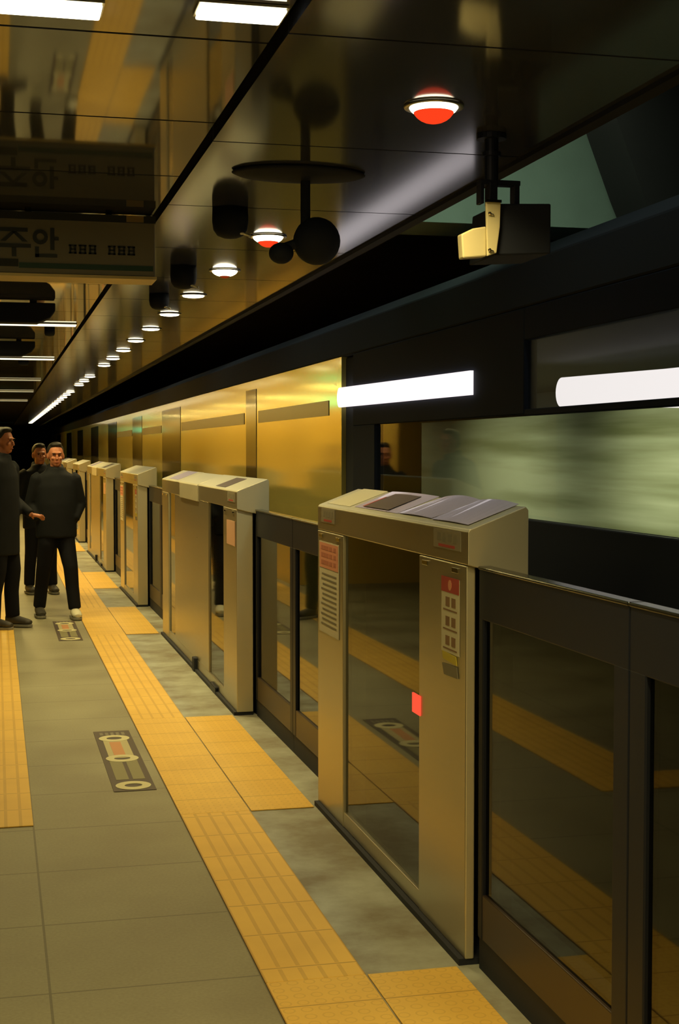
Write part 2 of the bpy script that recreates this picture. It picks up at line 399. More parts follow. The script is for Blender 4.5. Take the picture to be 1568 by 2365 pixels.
def notice(parent, y0, y1):
    n = box_obj('notice', 1.3972, 1.3990, y0, y1, 0.80, 1.20, M_paper, parent)
    bm = bmesh.new(); bx(bm, 1.3962, 1.3970, y0 + 0.01, y1 - 0.01, 1.085, 1.195); pk = finish('pink_block', bm, M_pink, n)
    bm = bmesh.new()
    for r in range(3):
        for c in range(4): bx(bm, 1.3955, 1.3961, y0 + 0.05 + c * (y1 - y0 - 0.1) / 4, y0 + 0.03 + (c + 0.8) * (y1 - y0 - 0.06) / 4, 1.165 - r * 0.032, 1.183 - r * 0.032)
    finish('block_lines', bm, mat('dull_red_ink', (0.50, 0.17, 0.10), 0.6), n)
    bm = bmesh.new()
    for r in range(11):
        bx(bm, 1.3962, 1.3970, y0 + 0.04, y1 - 0.04 - 0.05 * random.random(), 1.055 - r * 0.022, 1.062 - r * 0.022)
    finish('text_lines', bm, M_ink, n)
def safety_label(parent, y0, y1):
    n = box_obj('safety_label', 1.3972, 1.3990, y0, y1, 0.955, 1.195, M_paper, parent)
    bm = bmesh.new(); bx(bm, 1.3962, 1.3970, y0, y1, 1.148, 1.197); r = finish('red_block', bm, M_redp, n)
    bm = bmesh.new(); cyl(bm, (1.3963, (y0 + y1) / 2, 1.172), (1.3953, (y0 + y1) / 2, 1.172), 0.017, seg=20); finish('emblem', bm, M_pink, n)
    bm = bmesh.new()
    for k in range(3):
        zc = 1.125 - k * 0.062
        for q in range(2):
            bx(bm, 1.3962, 1.3970, y0 + 0.035 + q * 0.06, y0 + 0.075 + q * 0.06, zc - 0.022, zc + 0.008)
        bx(bm, 1.3962, 1.3970, y0 + 0.02, y1 - 0.02, zc - 0.036, zc - 0.031)
    finish('pictogram_marks', bm, mat('brown_ink', (0.24, 0.14, 0.07), 0.6), n)
    y_ = (y0 + y1) / 2
    bm = bmesh.new(); prism(bm, [(y0 + 0.02, 0.925), (y1 - 0.02, 0.93), (y1 - 0.01, 0.955), (y0 + 0.03, 0.952)], 'X', 1.3960, 1.3990); finish('yellow_mark', bm, M_yelp, n)
    bm = bmesh.new(); prism(bm, [(y0 + 0.01, 0.885), (y1 - 0.03, 0.88), (y1 - 0.01, 0.915), (y0 + 0.02, 0.92)], 'X', 1.3960, 1.3990); finish('dark_mark', bm, M_ink, n)
def glass_pane(parent, y0, y1, z0, z1, x=1.412, name='glass_pane'):
    return box_obj(name, x, x + 0.008, y0, y1, z0, z1, M_glass, parent)

def gate_short(y0, label, first=False):
    t = thing('platform_gate', label, 'platform gate', (0, 0, 0), 'gate cabinets along the platform edge')
    y1 = y0 + 2.07
    header(t, y0 - 0.015, y1)
    col_(t, y0, y0 + 0.50, 0.030 if first else 0.10)
    col_(t, y1 - 0.475, y1, 0.10)
    glass_pane(t, y0 + 0.50, y1 - 0.475, 0.085, 1.246)
    box_obj('back_panel', 1.52, 1.56, y0 + 0.02, y1 - 0.02, 0.0, 1.21, M_dark, t)
    box_obj('sill', 1.402, 1.44, y0 + 0.50, y1 - 0.475, 0.022, 0.085, M_steel, t, 0.003)
    box_obj('plinth', 1.382, 1.50, y0 + 0.005, y1 - 0.005, 0.0, 0.021, M_black, t)
    clips(t, [y0 + 0.10, y0 + 0.42, y1 - 0.40, y1 - 0.08])
    header_badge(t, y0 + 0.05, y0 + 0.33); header_badge(t, y1 - 0.33, y1 - 0.08)
    safety_label(t, y0 + 0.06, y0 + 0.24)
    notice(t, y1 - 0.41, y1 - 0.04)
    if first: box_obj('status_lamp', 1.395, 1.401, y0 + 0.475, y0 + 0.565, 0.695, 0.762, M_led, t)
    return t

def sheet(parent, name, ya, yb, xa, xb, m, lift=0.002, curl=0.0, skew=0.0):
    bm = bmesh.new(); n = 8
    for k in range(n):
        pass
    top = []; bot = []
    for i in range(n + 1):
        u = i / n; row = []
        for x in (xa, xb):
            z = top_z(x) + lift + curl * math.sin(math.pi * u) * (0.3 + 0.7 * (x - xa) / (xb - xa))
            row.append((x, ya + (yb - ya) * u + skew * (x - xa) / (xb - xa), z))
        top.append([bm.verts.new(p) for p in row]); bot.append([bm.verts.new((p[0], p[1], p[2] - 0.0012)) for p in row])
    for a, b in ((top, 1), (bot, -1)):
        for i in range(n): bm.faces.new((a[i][0], a[i][1], a[i + 1][1], a[i + 1][0]))
    for i in range(n):
        for s in (0, 1): bm.faces.new((top[i][s], top[i + 1][s], bot[i + 1][s], bot[i][s]))
    for i in (0, n): bm.faces.new((top[i][0], top[i][1], bot[i][1], bot[i][0]))
    return finish(name, bm, m, parent)

def gate_long(y0, label):
    t = thing('platform_gate', label, 'platform gate', (0, 0, 0), 'gate cabinets along the platform edge')
    y1 = y0 + 3.92
    header(t, y0 - 0.015, y0 + 1.66, name='header')
    header(t, y0 + 2.66, y1, name='header')
    # lighter box between the two cabinet tops, set forward a little
    bm = bmesh.new()
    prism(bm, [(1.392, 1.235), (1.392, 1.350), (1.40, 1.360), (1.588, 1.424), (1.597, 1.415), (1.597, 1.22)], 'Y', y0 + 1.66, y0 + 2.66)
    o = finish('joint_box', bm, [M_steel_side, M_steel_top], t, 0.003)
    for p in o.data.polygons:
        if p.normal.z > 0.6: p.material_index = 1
    col_(t, y0, y0 + 0.51, 0.10); col_(t, y1 - 0.45, y1, 0.10)
    glass_pane(t, y0 + 0.51, y0 + 1.18, 0.085, 1.246)
    box_obj('window_mullion', 1.402, 1.44, y0 + 1.18, y0 + 1.24, 0.085, 1.246, M_steel, t, 0.003)
    box_obj('steel_panel', 1.404, 1.43, y0 + 1.24, y1 - 0.86, 0.085, 1.246, M_steel, t, 0.002)
    glass_pane(t, y1 - 0.86, y1 - 0.45, 0.085, 1.246)
    box_obj('back_panel', 1.52, 1.56, y0 + 0.02, y1 - 0.02, 0.0, 1.21, M_dark, t)
    box_obj('sill', 1.402, 1.44, y0 + 0.51, y1 - 0.45, 0.022, 0.085, M_steel, t, 0.003)
    box_obj('plinth', 1.382, 1.50, y0 + 0.005, y1 - 0.005, 0.0, 0.021, M_black, t)
    clips(t, [y0 + 0.10, y0 + 0.42, y1 - 0.36, y1 - 0.08])
    header_badge(t, y0 + 0.05, y0 + 0.33)
    l = box_obj('notice', 1.3972, 1.3990, y0 + 0.05, y0 + 0.36, 1.02, 1.17, mat('pinkish_notice', (0.62, 0.36, 0.22), 0.6), t)
    for (a, b) in ((y0 + 1.75, y0 + 2.2),):
        box_obj('foot_bracket', 1.375, 1.405, a, a + 0.10, 0.0, 0.10, M_black, t, 0.006)
    box_obj('foot_bracket', 1.38, 1.405, y0 + 0.75, y0 + 1.0, 0.0, 0.05, M_dark, t, 0.006)
    sheet(t, 'top_print', y0 + 0.55, y0 + 0.95, 1.42, 1.56, M_pict)
    sheet(t, 'top_print', y1 - 0.95, y1 - 0.35, 1.42, 1.58, M_lav)
    return t

def door_leaf(parent_label, y0, y1, x, group, post):
    """half-height sliding door: two glazed leaves that meet in the middle"""
    t = thing('platform_door', parent_label, 'platform door', (0, 0, 0), group)
    ym = (y0 + y1) / 2
    for (a, b, c, d) in ((y0 + 0.004, ym - 0.002, 0.04, post), (ym + 0.002, y1 - 0.004, post, 0.04)):
        bm = bmesh.new()
        bx(bm, x, x + 0.035, a, b, 1.085, 1.242)
        bx(bm, x, x + 0.035, a, a + c, 0.10, 1.09); bx(bm, x, x + 0.035, b - d, b, 0.10, 1.09)
        f = finish('leaf_frame', bm, M_dark, t, 0.004)
        box_obj('top_rail_cap', x - 0.004, x + 0.04, a, b, 1.236, 1.247, M_chromedark, f, 0.004)
        box_obj('glass_pane', x + 0.012, x + 0.020, a + c, b - d, 0.24, 1.085, M_glass, t)
        box_obj('kick_panel', x + 0.002, x + 0.033, a, b, 0.10, 0.24, M_brown, t, 0.003)
        box_obj('bottom_seal', x + 0.006, x + 0.03, a, b, 0.0, 0.10, M_black, t)
    return t
M_chromedark = mat('dark_polished_rail_cap', (0.10, 0.095, 0.07), 0.2, metal=0.9)

ordn = names_b
gi = 0
seq = []
for k in range(-1, 5):
    seq.append(('S', 4.14 + 10.42 * k)); seq.append(('L', 8.43 + 10.42 * k))
for kind, y in seq:
    end = y + (2.07 if kind == 'S' else 3.92)
    if end < 0.5: continue
    if kind == 'S':
        if gi == 1:
            lab = 'nearest whole steel gate cabinet, with lavender prints on top and red status light'
        else:
            lab = 'short steel gate cabinet, %s gate cabinet along the platform edge from the camera' % ordn[gi - 1 if gi else 0]
        g = gate_short(y, lab, first=(gi == 1))
        if gi == 1:
            G1 = g
    else:
        if gi == 0: lab = 'steel gate cabinet beside the camera, just outside the picture'
        else: lab = 'long steel gate cabinet with two-part top, %s gate cabinet from the camera' % ordn[gi - 1]
        g = gate_long(y, lab)
    gi += 1
# prints on the near gate's top
sheet(G1, 'top_print', 5.72, 6.12, 1.425, 1.59, mat('cream_laminate', (0.70, 0.66, 0.42), 0.35), 0.002)
pr = sheet(G1, 'top_print', 5.02, 5.66, 1.43, 1.592, M_lav, 0.002, 0.003)
sheet(pr, 'dark_picture', 5.16, 5.52, 1.435, 1.565, M_pict, 0.007, 0.002)
sheet(pr, 'red_edge', 5.525, 5.545, 1.435, 1.53, M_redp, 0.007)
sheet(G1, 'top_print', 4.60, 5.00, 1.43, 1.592, M_lav, 0.004, 0.010, -0.05)
sheet(G1, 'top_print', 4.20, 4.58, 1.425, 1.592, M_lav, 0.004, 0.008)

vis = 0
for (a, b) in opens:
    if b < 0.5: continue
    near = a < 3
    door_leaf(('dark-framed glass platform door nearest the camera, cut by the picture edge' if near else
               'pair of dark-framed glass door leaves, %s platform door along the edge' % ordn[vis]),
              a + (0.01 if near else 0.055), b - (0.012 if near else 0.02), 1.432 if near else 1.512, 'half-height platform doors', 0.085 if near else 0.07)
    vis += 1

# ------------------------------------------------------------------ train
tr = thing('train', 'dark metro train with glossy glass side standing behind the platform gates', 'train', (0, 0, 0))
TL, TH = TX, TX + 2.8
ya, yb = -6.0, 58.0
XI, EY = 4.55, 19.0
YC = 8.75                     # joint between the near dark coach and the far bright steel coach
bm = bmesh.new()
bx(bm, TL, TL + 0.06, ya, YC - 0.2, -1.0, 1.31); bx(bm, TL, TL + 0.06, 5.62, YC - 0.2, 1.752, 2.195); bx(bm, TL, TL + 0.06, 8.04, YC - 0.2, 1.31, 1.752); bx(bm, TL, TL + 0.06, ya, 5.62, 2.06, 2.195); bx(bm, TL + 0.002, TL + 0.058, ya, 5.62, 1.745, 1.772)
finish('dark_coach_side', bm, M_tside, tr, 0.004)
box_obj('upper_window', TL + 0.02, TL + 0.028, ya, 5.62, 1.772, 2.06, M_tglass2, tr)
box_obj('window_band', TL + 0.02, TL + 0.028, ya, 8.04, 1.31, 1.752, M_tglass, tr)
box_obj('coach_joint', TL + 0.03, TL + 0.09, YC - 0.24, YC + 0.14, -0.9, 2.19, M_troof, tr, 0.01)
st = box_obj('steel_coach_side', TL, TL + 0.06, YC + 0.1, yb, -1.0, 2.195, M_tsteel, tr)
for (y, w) in ((11.9, 0.5), (17.0, 1.9), (21.6, 1.5), (26.2, 2.0), (31.0, 2.4), (36.5, 2.5), (42, 3), (49, 3)):
    box_obj('door_window', TL - 0.004, TL, y, y + w, 0.10, 2.12, M_tdoor, st)
for (y, w) in ((9.2, 2.6), (12.5, 4.4), (19.0, 2.5), (23.2, 2.9)): box_obj('side_stripe', TL - 0.004, TL, y, y + w, 1.83, 1.93, M_tstripe, st)
bm = bmesh.new()
prism(bm, [(TL, 2.196), (TL + 0.03, 2.40), (TL + 0.25, 2.52), (TL + 0.7, 2.60), (TH - 0.7, 2.60), (TH - 0.25, 2.52), (TH - 0.03, 2.40), (TH, 2.196)], 'Y', ya, yb)
finish('roof', bm, M_troof, tr, 0.01)
box_obj('floor_pan', TL + 0.06, TH - 0.13, ya, EY, -0.95, 0.02, M_troof, tr)
box_obj('interior_ceiling', TL + 0.06, TH - 0.13, ya, EY, 2.12, 2.19, M_troof, tr)
box_obj('far_side_lower', TH - 0.12, TH, ya, 28.0, 0.02, 0.93, M_troof, tr)
box_obj('far_side_upper', TH - 0.12, TH, ya, 28.0, 1.95, 2.12, M_troof, tr)
def streak_panel():
    """painted inner wall: pale green with soft lengthwise bands, turning olive and brown towards the coach end"""
    m = mat('banded_green_interior', (0.5, 0.5, 0.4), 0.5); nt = m.node_tree; b = nt.nodes['Principled BSDF']
    tc = nt.nodes.new('ShaderNodeTexCoord'); mp = nt.nodes.new('ShaderNodeMapping'); mp.inputs['Scale'].default_value = (1, 0.16, 3.4)
    n = nt.nodes.new('ShaderNodeTexNoise'); n.inputs['Scale'].default_value = 1.6; n.inputs['Detail'].default_value = 4
    r = nt.nodes.new('ShaderNodeValToRGB'); e = r.color_ramp.elements
    e[0].position = 0.34; e[0].color = (0.20, 0.22, 0.11, 1); e[1].position = 0.62; e[1].color = (0.52, 0.56, 0.40, 1)
    sp = nt.nodes.new('ShaderNodeSeparateXYZ'); mr = nt.nodes.new('ShaderNodeMapRange'); mr.interpolation_type = 'SMOOTHSTEP'
    mr.inputs[1].default_value = 8.5; mr.inputs[2].default_value = 17.5
    x = nt.nodes.new('ShaderNodeMix'); x.data_type = 'RGBA'; x.inputs[7].default_value = (0.07, 0.06, 0.02, 1)
    L = nt.links.new
    L(tc.outputs['Object'], mp.inputs[0]); L(mp.outputs[0], n.inputs['Vector']); L(n.outputs['Fac'], r.inputs[0])
    L(tc.outputs['Object'], sp.inputs[0]); L(sp.outputs[1], mr.inputs[0]); L(mr.outputs[0], x.inputs[0]); L(r.outputs[0], x.inputs[6]); L(x.outputs[2], b.inputs['Base Color'])
    return m
M_streak = streak_panel()
XI = 4.55; EY = 15.0
box_obj('interior_wall', XI, XI + 0.04, ya, EY, 0.93, 1.90, M_streak, tr)
bm = bmesh.new(); bx(bm, XI - 0.45, XI, ya, EY - 0.1, 0.38, 0.46); bx(bm, XI - 0.05, XI - 0.002, ya, EY - 0.1, 0.455, 0.92)
finish('bench_seat', bm, mat('dark_green_seat', (0.03, 0.05, 0.035), 0.7), tr, 0.02)
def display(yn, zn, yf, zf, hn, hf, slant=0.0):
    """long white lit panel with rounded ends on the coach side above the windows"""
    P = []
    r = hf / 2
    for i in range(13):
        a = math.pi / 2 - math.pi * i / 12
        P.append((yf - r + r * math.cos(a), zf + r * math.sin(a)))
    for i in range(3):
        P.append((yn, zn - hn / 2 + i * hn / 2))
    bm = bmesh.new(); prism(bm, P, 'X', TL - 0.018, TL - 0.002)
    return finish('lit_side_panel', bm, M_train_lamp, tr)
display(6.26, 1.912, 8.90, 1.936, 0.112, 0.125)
bm = bmesh.new(); P = []
for i in range(13):
    a = math.pi / 2 - math.pi * i / 12; P.append((7.95 + 0.09 * math.cos(a), 1.945 + 0.088 * math.sin(a)))
P += [(6.6, 1.815), (3.5, 1.70), (3.5, 1.85), (3.5, 1.99), (6.6, 2.01)]
prism(bm, P, 'X', 3.28, 3.33); finish('interior_lamp', bm, M_train_lamp, tr)
for (y, q) in ((5.5, 1.0), (8.8, 1.0), (12.3, 0.85), (15.8, 0.4)):
    area('train_interior_light', (3.5, y, 2.10), 0.25, 2.2, P_TRAIN * q, (1.0, 1.0, 0.66), rot=(0, math.radians(-38), 0), spread=120)

# ------------------------------------------------------------------ ceiling tubes and downlights
def tube(x0, x1, y, w, label, m=M_tube):
    t = thing('tube_light', label, 'ceiling light', (0, 0, 0), 'fluorescent lights across the ceiling')
    box_obj('housing', x0 - 0.004, x1 + 0.004, y - w / 2 - 0.004, y + w / 2 + 0.004, CEIL - 0.006, CEIL - 0.001, M_steel, t)
    box_obj('diffuser', x0, x1, y - w / 2, y + w / 2, CEIL - 0.014, CEIL - 0.0065, m, t, 0.004)
    return t
tube(-0.75, 0.203, 2.768, 0.085, 'bright white tube light at the top left corner, cut by the picture edge')
tube(0.381, 0.545, 2.718, 0.085, 'short bright tube light beside the dark ceiling slot, topmost in the picture')
M_tube2 = emit('fluorescent_diffuser_far', (1.0, 0.90, 0.58), 2.0)
M_tube3 = emit('fluorescent_diffuser_dim', (1.0, 0.85, 0.45), 0.45)
for i, (y, lab, m) in enumerate([(9.68, 'thin bright tube light seen just below the hanging sign', M_tube2), (13.33, 'thin tube light below the longest bright one under the sign', M_tube2),
                    (17.3, 'dim far tube light, third line below the hanging sign', M_tube3), (20.7, 'dim far tube light, fourth line below the hanging sign', M_tube3),
                    (24.6, 'dim far tube light, fifth and lowest line below the hanging sign', M_tube3)]):
    tube(-0.9, 0.53, y, 0.10 if i < 2 else 0.16, lab, m)
def downlight(x, y, z, label, halo, group='round downlights along the ceiling'):
    t = thing('downlight', label, 'ceiling light', (x, y, z), group)
    bm = bmesh.new(); lathe(bm, [(0.058, -0.004), (0.072, -0.006), (0.074, -0.001)], (0, 0, 0)); finish('trim_ring', bm, M_steel, t)
    bm = bmesh.new(); lathe(bm, [(0.060, -0.005), (0.055, -0.011), (0.030, -0.015), (0.001, -0.016)], (0, 0, 0)); finish('lens', bm, M_down, t, smooth=True)
    if halo:
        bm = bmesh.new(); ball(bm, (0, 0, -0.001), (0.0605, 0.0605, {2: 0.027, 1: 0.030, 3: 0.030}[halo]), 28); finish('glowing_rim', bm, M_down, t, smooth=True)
        bm = bmesh.new(); ball(bm, (0, 0, -0.002), ((0.053, 0.053, 0.041) if halo == 2 else (0.047, 0.047, 0.042) if halo == 1 else (0.036, 0.036, 0.036)), 28); finish('red_halo', bm, M_red if halo != 3 else M_red2, t, smooth=True)  # added glowing ball imitates a red halo round the lens; not a lamp part
    return t
seen_k = [k for k in DOWN_K if k >= 0]
base_dl = None
for k in DOWN_K:
    y = 3.36 + 1.087 * k
    i = seen_k.index(k) if k in seen_k else -1
    if i < 0: lab = 'round downlight in the ceiling behind the camera'
    elif i == 0: lab = 'largest round downlight with red halo, nearest the camera, upper right of centre'
    elif i < 12: lab = ('round downlight with faint red halo, %s in the receding row' if i < 3 else 'round white downlight, %s in the receding row counting from the largest') % ordn[i]
    elif i < 20: lab = 'small far downlight, number %s after the twelfth in the receding row' % ordn[i - 12]
    else: lab = 'tiny far downlight at the vanishing end of the ceiling row'
    if base_dl is None:
        base_dl = downlight(1.048, y, CEIL, lab, 0)
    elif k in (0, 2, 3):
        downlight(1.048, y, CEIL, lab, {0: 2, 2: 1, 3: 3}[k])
    else:
        dup(base_dl, y - base_dl.location.y, lab)

# ------------------------------------------------------------------ hanging sign
SY = 5.08
sg = thing('hanging_sign', 'long dim station sign with dark lettering hanging from the ceiling at the left', 'sign', (0, SY, 2.205))
def rel(o, root): o.matrix_parent_inverse = Matrix.Translation(root.location).inverted(); return o
def sx(px): return (px + 8) * SY / 3285 * 1.0 + 0.0
rel(box_obj('sign_face', -1.3, 0.555, SY, SY + 0.16, 2.212, 2.418, M_signp, sg, 0.004), sg)
rel(box_obj('top_band', -1.3, 0.558, SY - 0.004, SY + 0.164, 2.400, 2.425, M_signd, sg), sg)
rel(box_obj('lower_edge', -1.3, 0.560, SY - 0.006, SY + 0.166, 2.203, 2.213, mat('brass_sign_edge', (0.50, 0.37, 0.13), 0.4, metal=0.4), sg), sg)
rel(box_obj('green_stripe', 0.085, 0.548, SY - 0.003, SY, 2.232, 2.250, M_signg, sg), sg)
rel(box_obj('grey_stripe', -1.28, 0.083, SY - 0.003, SY, 2.236, 2.262, M_signd, sg), sg)
rel(box_obj('corner_plate', 0.455, 0.515, SY - 0.010, SY - 0.001, 2.402, 2.424, mat('tan_plate', (0.36, 0.24, 0.08), 0.5), sg), sg)
FY0, FY1 = SY - 0.003, SY
def letter(fn, nm='large_letter'):
    bm = bmesh.new(); fn(bm); rel(finish(nm, bm, M_signt, sg), sg)
K = 1.30
def st_(bm, x0, x1, z0, z1, ox=0.0, oz=2.270): bx(bm, ox + x0 * K, ox + x1 * K, FY0, FY1, oz + z0 * K, oz + z1 * K)
def L1(bm):
    st_(bm, 0.0, 0.072, 0.066, 0.076, 0.022)
    prism(bm, [(0.022 + .030 * K, 2.270 + .067 * K), (0.022 + .042 * K, 2.270 + .067 * K), (0.022 + .014 * K, 2.270 + .040 * K), (0.022 + .0 * K, 2.270 + .040 * K)], 'Y', FY0, FY1)
    prism(bm, [(0.022 + .030 * K, 2.270 + .067 * K), (0.022 + .042 * K, 2.270 + .067 * K), (0.022 + .072 * K, 2.270 + .040 * K), (0.022 + .058 * K, 2.270 + .040 * K)], 'Y', FY0, FY1)
    st_(bm, -0.008, 0.080, 0.024, 0.034, 0.022); st_(bm, 0.030, 0.042, 0.0, 0.025, 0.022)
def L2(bm):
    cx_, cz_ = 0.140 + 0.014 * K, 2.270 + 0.054 * K
    for a in range(16):
        t0, t1 = a * math.pi / 8, (a + 1) * math.pi / 8
        prism(bm, [(cx_ + K * r_ * math.cos(q), cz_ + K * r_ * math.sin(q)) for r_, q in ((0.020, t0), (0.020, t1), (0.010, t1), (0.010, t0))], 'Y', FY0, FY1)
    st_(bm, 0.040, 0.051, 0.020, 0.078, 0.140); st_(bm, 0.050, 0.062, 0.046, 0.055, 0.140)
    st_(bm, 0.0, 0.010, 0.0, 0.028, 0.140); st_(bm, 0.0, 0.058, 0.0, 0.009, 0.140)
letter(L1); letter(L2)
for x0 in (0.255, 0.390):
    for q in range(3):
        xx = x0 + q * 0.034
        def small(bm, xx=xx, q=q):
            for (a_, b_, c_, d_) in ((0, .027, .026, .031), (.002, .009, 0, .031), (.019, .026, .0, .031), (0, .027, 0, .006), (.005, .024, .013, .018)):
                bx(bm, xx + a_, xx + b_, FY0, FY1, 2.286 + c_, 2.286 + d_)
        letter(small, 'small_letter')
for x in (-0.9, 0.12, 0.40):
    bm = bmesh.new(); cyl(bm, (x, SY + 0.08, 2.42), (x, SY + 0.08, CEIL - 0.001), 0.012); rel(finish('hanger', bm, M_signd, sg), sg)

# ------------------------------------------------------------------ ceiling fittings
def pod(x, y, drop, rw, label):
    """dark round-bottomed drum speaker fixed under the glossy ceiling, with a small chrome lever"""
    t = thing('ceiling_speaker', label, 'loudspeaker', (x, y, CEIL), 'dark drum loudspeakers under the ceiling')
    bm = bmesh.new(); lathe(bm, [(rw * 0.98, -0.001), (rw, -drop * 0.45), (rw * 0.93, -drop * 0.72), (rw * 0.72, -drop * 0.90), (rw * 0.4, -drop * 0.98), (0.002, -drop)], (0, 0, 0), 28)
    finish('shell', bm, M_blackm, t)
    bm = bmesh.new(); ball(bm, (rw * 0.55, -rw * 0.55, -drop * 0.86), (0.010, 0.006, 0.005), 10); cyl(bm, (rw * 0.5, -rw * 0.55, -drop * 0.84), (rw * 1.0, -rw * 0.6, -drop * 0.95), 0.004, seg=8); ball(bm, (rw * 0.98, -rw * 0.6, -drop * 0.95), 0.006, 8)
    finish('lever', bm, mat('bright_chrome', (0.95, 0.9, 0.75), 0.45, metal=0.4), t)
    return t
pod(0.80, 4.93, 0.105, 0.063, 'largest dark drum loudspeaker, left of the nearest ball-headed camera mount')
pod(0.842, 6.52, 0.105, 0.061, 'middle dark drum loudspeaker, between the largest and the smallest')
pod(0.862, 7.70, 0.085, 0.054, 'smallest dark drum loudspeaker, lowest of the three in the picture')

dm = thing('camera_mount', 'dark ceiling mount with wide thin disc, pole and round camera head', 'camera mount', (0.90, 4.25, CEIL))
bm = bmesh.new(); lathe(bm, [(0.20, -0.001), (0.205, -0.006), (0.19, -0.012), (0.10, -0.022), (0.03, -0.026)], (0, 0, 0), 40); bmesh.ops.scale(bm, vec=(1, 0.62, 1), verts=bm.verts); finish('disc', bm, M_blackm, dm)
bm = bmesh.new(); cyl(bm, (0.02, 0, -0.02), (0.02, 0, -0.17), 0.015); finish('pole', bm, M_blackm, dm)
bm = bmesh.new(); ball(bm, (0.055, 0, -0.205), (0.072, 0.072, 0.072), 28); finish('camera_head', bm, M_blackm, dm, smooth=True)
bm = bmesh.new(); ball(bm, (-0.055, 0.0, -0.245), (0.038, 0.038, 0.032), 20); cyl(bm, (-0.05, 0, -0.23), (0.03, 0, -0.20), 0.015); finish('side_pod', bm, M_blackm, dm, smooth=True)

CQ = 3.62                                   # distance of the security camera; sizes below were measured for 3.2 m
def cp(p): return (p[0] * CQ / 3.2, p[1] * CQ / 3.2, 1.6 + (p[2] - 1.6) * CQ / 3.2)
cc = thing('security_camera', 'boxy security camera on a ceiling pole with cream lit faces', 'security camera', (1.14 * CQ / 3.2, CQ, CEIL))
def crel(o):
    for v in o.data.vertices: v.co = cp(v.co)
    o.matrix_parent_inverse = Matrix.Translation(cc.location).inverted(); return o
ZT = 1.6 + (CEIL - 0.001 - 1.6) * 3.2 / CQ
bm = bmesh.new(); cyl(bm, (1.140, 3.2, 2.232), (1.140, 3.2, ZT), 0.0165); cyl(bm, (1.14, 3.2, ZT - 0.012), (1.14, 3.2, ZT), 0.035); cyl(bm, (1.14, 3.2, 2.290), (1.14, 3.2, 2.300), 0.022); crel(finish('pole', bm, M_dark, cc))
bm = bmesh.new(); bx(bm, 1.108, 1.208, 3.185, 3.215, 2.222, 2.234); bx(bm, 1.192, 1.206, 3.185, 3.215, 2.178, 2.224); bx(bm, 1.108, 1.118, 3.185, 3.215, 2.178, 2.224); bx(bm, 1.130, 1.150, 3.182, 3.218, 2.176, 2.228); crel(finish('bracket', bm, M_dark, cc, 0.002))
bm = bmesh.new(); prism(bm, [(1.148, 2.176), (1.279, 2.181), (1.279, 2.064), (1.140, 2.056)], 'Y', 3.17, 3.36); crel(finish('housing', bm, M_blackm, cc, 0.004))
bm = bmesh.new(); prism(bm, [(1.114, 2.178), (1.150, 2.179), (1.148, 2.120), (1.140, 2.060), (1.118, 2.052)], 'Y', 3.160, 3.17); crel(finish('front_face', bm, M_cream, cc, 0.002))
bm = bmesh.new(); prism(bm, [(1.056, 2.102), (1.085, 2.116), (1.117, 2.122), (1.118, 2.052), (1.060, 2.046)], 'Y', 3.168, 3.20); crel(finish('side_hood', bm, M_cream, cc, 0.004))
for z in (2.150, 2.066):
    bm = bmesh.new(); ball(bm, (1.122, 3.158, z), 0.0045, 10); cyl(bm, (1.122, 3.158, z), (1.131, 3.158, z - 0.003), 0.0022, seg=8); crel(finish('screw', bm, M_chrome, cc))
bm = bmesh.new(); bx(bm, 1.112, 1.150, 3.155, 3.162, 2.176, 2.182); crel(finish('top_edge', bm, M_chrome, cc))

def monitor(x1, y, drop, label):
    t = thing('hanging_monitor', label, 'information monitor', (0, 0, 0), 'dark information monitors hanging at the left')
    z0, z1 = CEIL - drop, CEIL - 0.012
    bm = bmesh.new(); prism(bm, [(x1 - 0.72, z0), (x1 - 0.10, z0), (x1 - 0.03, z0 + 0.03), (x1, z0 + 0.07), (x1, z1), (x1 - 0.72, z1)], 'Y', y, y + 0.12); finish('casing', bm, M_blackm, t, 0.006)
    box_obj('screen', x1 - 0.66, x1 - 0.12, y - 0.004, y, z0 + 0.02, z1 - 0.02, M_dark, t)
    for x in (x1 - 0.55, x1 - 0.12):
        bm = bmesh.new(); cyl(bm, (x, y + 0.06, z1), (x, y + 0.06, CEIL - 0.001), 0.02); finish('hanger', bm, M_dark, t)
monitor(0.335, 8.2, 0.125, 'larger dark monitor hanging right under the station sign, at the left edge')
monitor(0.30, 11.1, 0.125, 'smaller dark monitor hanging below the first bright tube light line')
for (x, y, s_, lab) in ((0.372, 10.1, 0.030, 'small dark round ceiling knob between the two upper tube lines'), (0.262, 13.65, 0.040, 'small dark round ceiling knob below the second tube line')):
    t = thing('smoke_detector', lab, 'smoke detector', (x, y, CEIL), 'small round ceiling detectors')
    bm = bmesh.new(); lathe(bm, [(s_ * 1.2, -0.001), (s_ * 1.2, -0.03), (s_, -0.045), (s_ * 0.3, -0.05)], (0, 0, 0), 20); finish('body', bm, M_blackm, t, smooth=True)

# green exit sign lights on the middle wall and over the platform (seen mirrored in the train side)
for (x, y, z, w, lab) in ((-0.30, 19.5, 2.29, 0.7, 'green lit sign on the middle wall, nearer one, mirrored in the train'), (-0.30, 44.5, 2.24, 1.6, 'green lit sign on the middle wall, farther one, mirrored in the train')):
    t = thing('exit_sign', lab, 'exit sign', (0, 0, 0))
    box_obj('casing', x - 0.05, x, y - w / 2, y + w / 2, z - 0.09, z + 0.09, M_dark, t, 0.005)
    box_obj('lit_face', x, x + 0.01, y - w / 2 + 0.02, y + w / 2 - 0.02, z - 0.07, z + 0.07, M_green_sign, t)

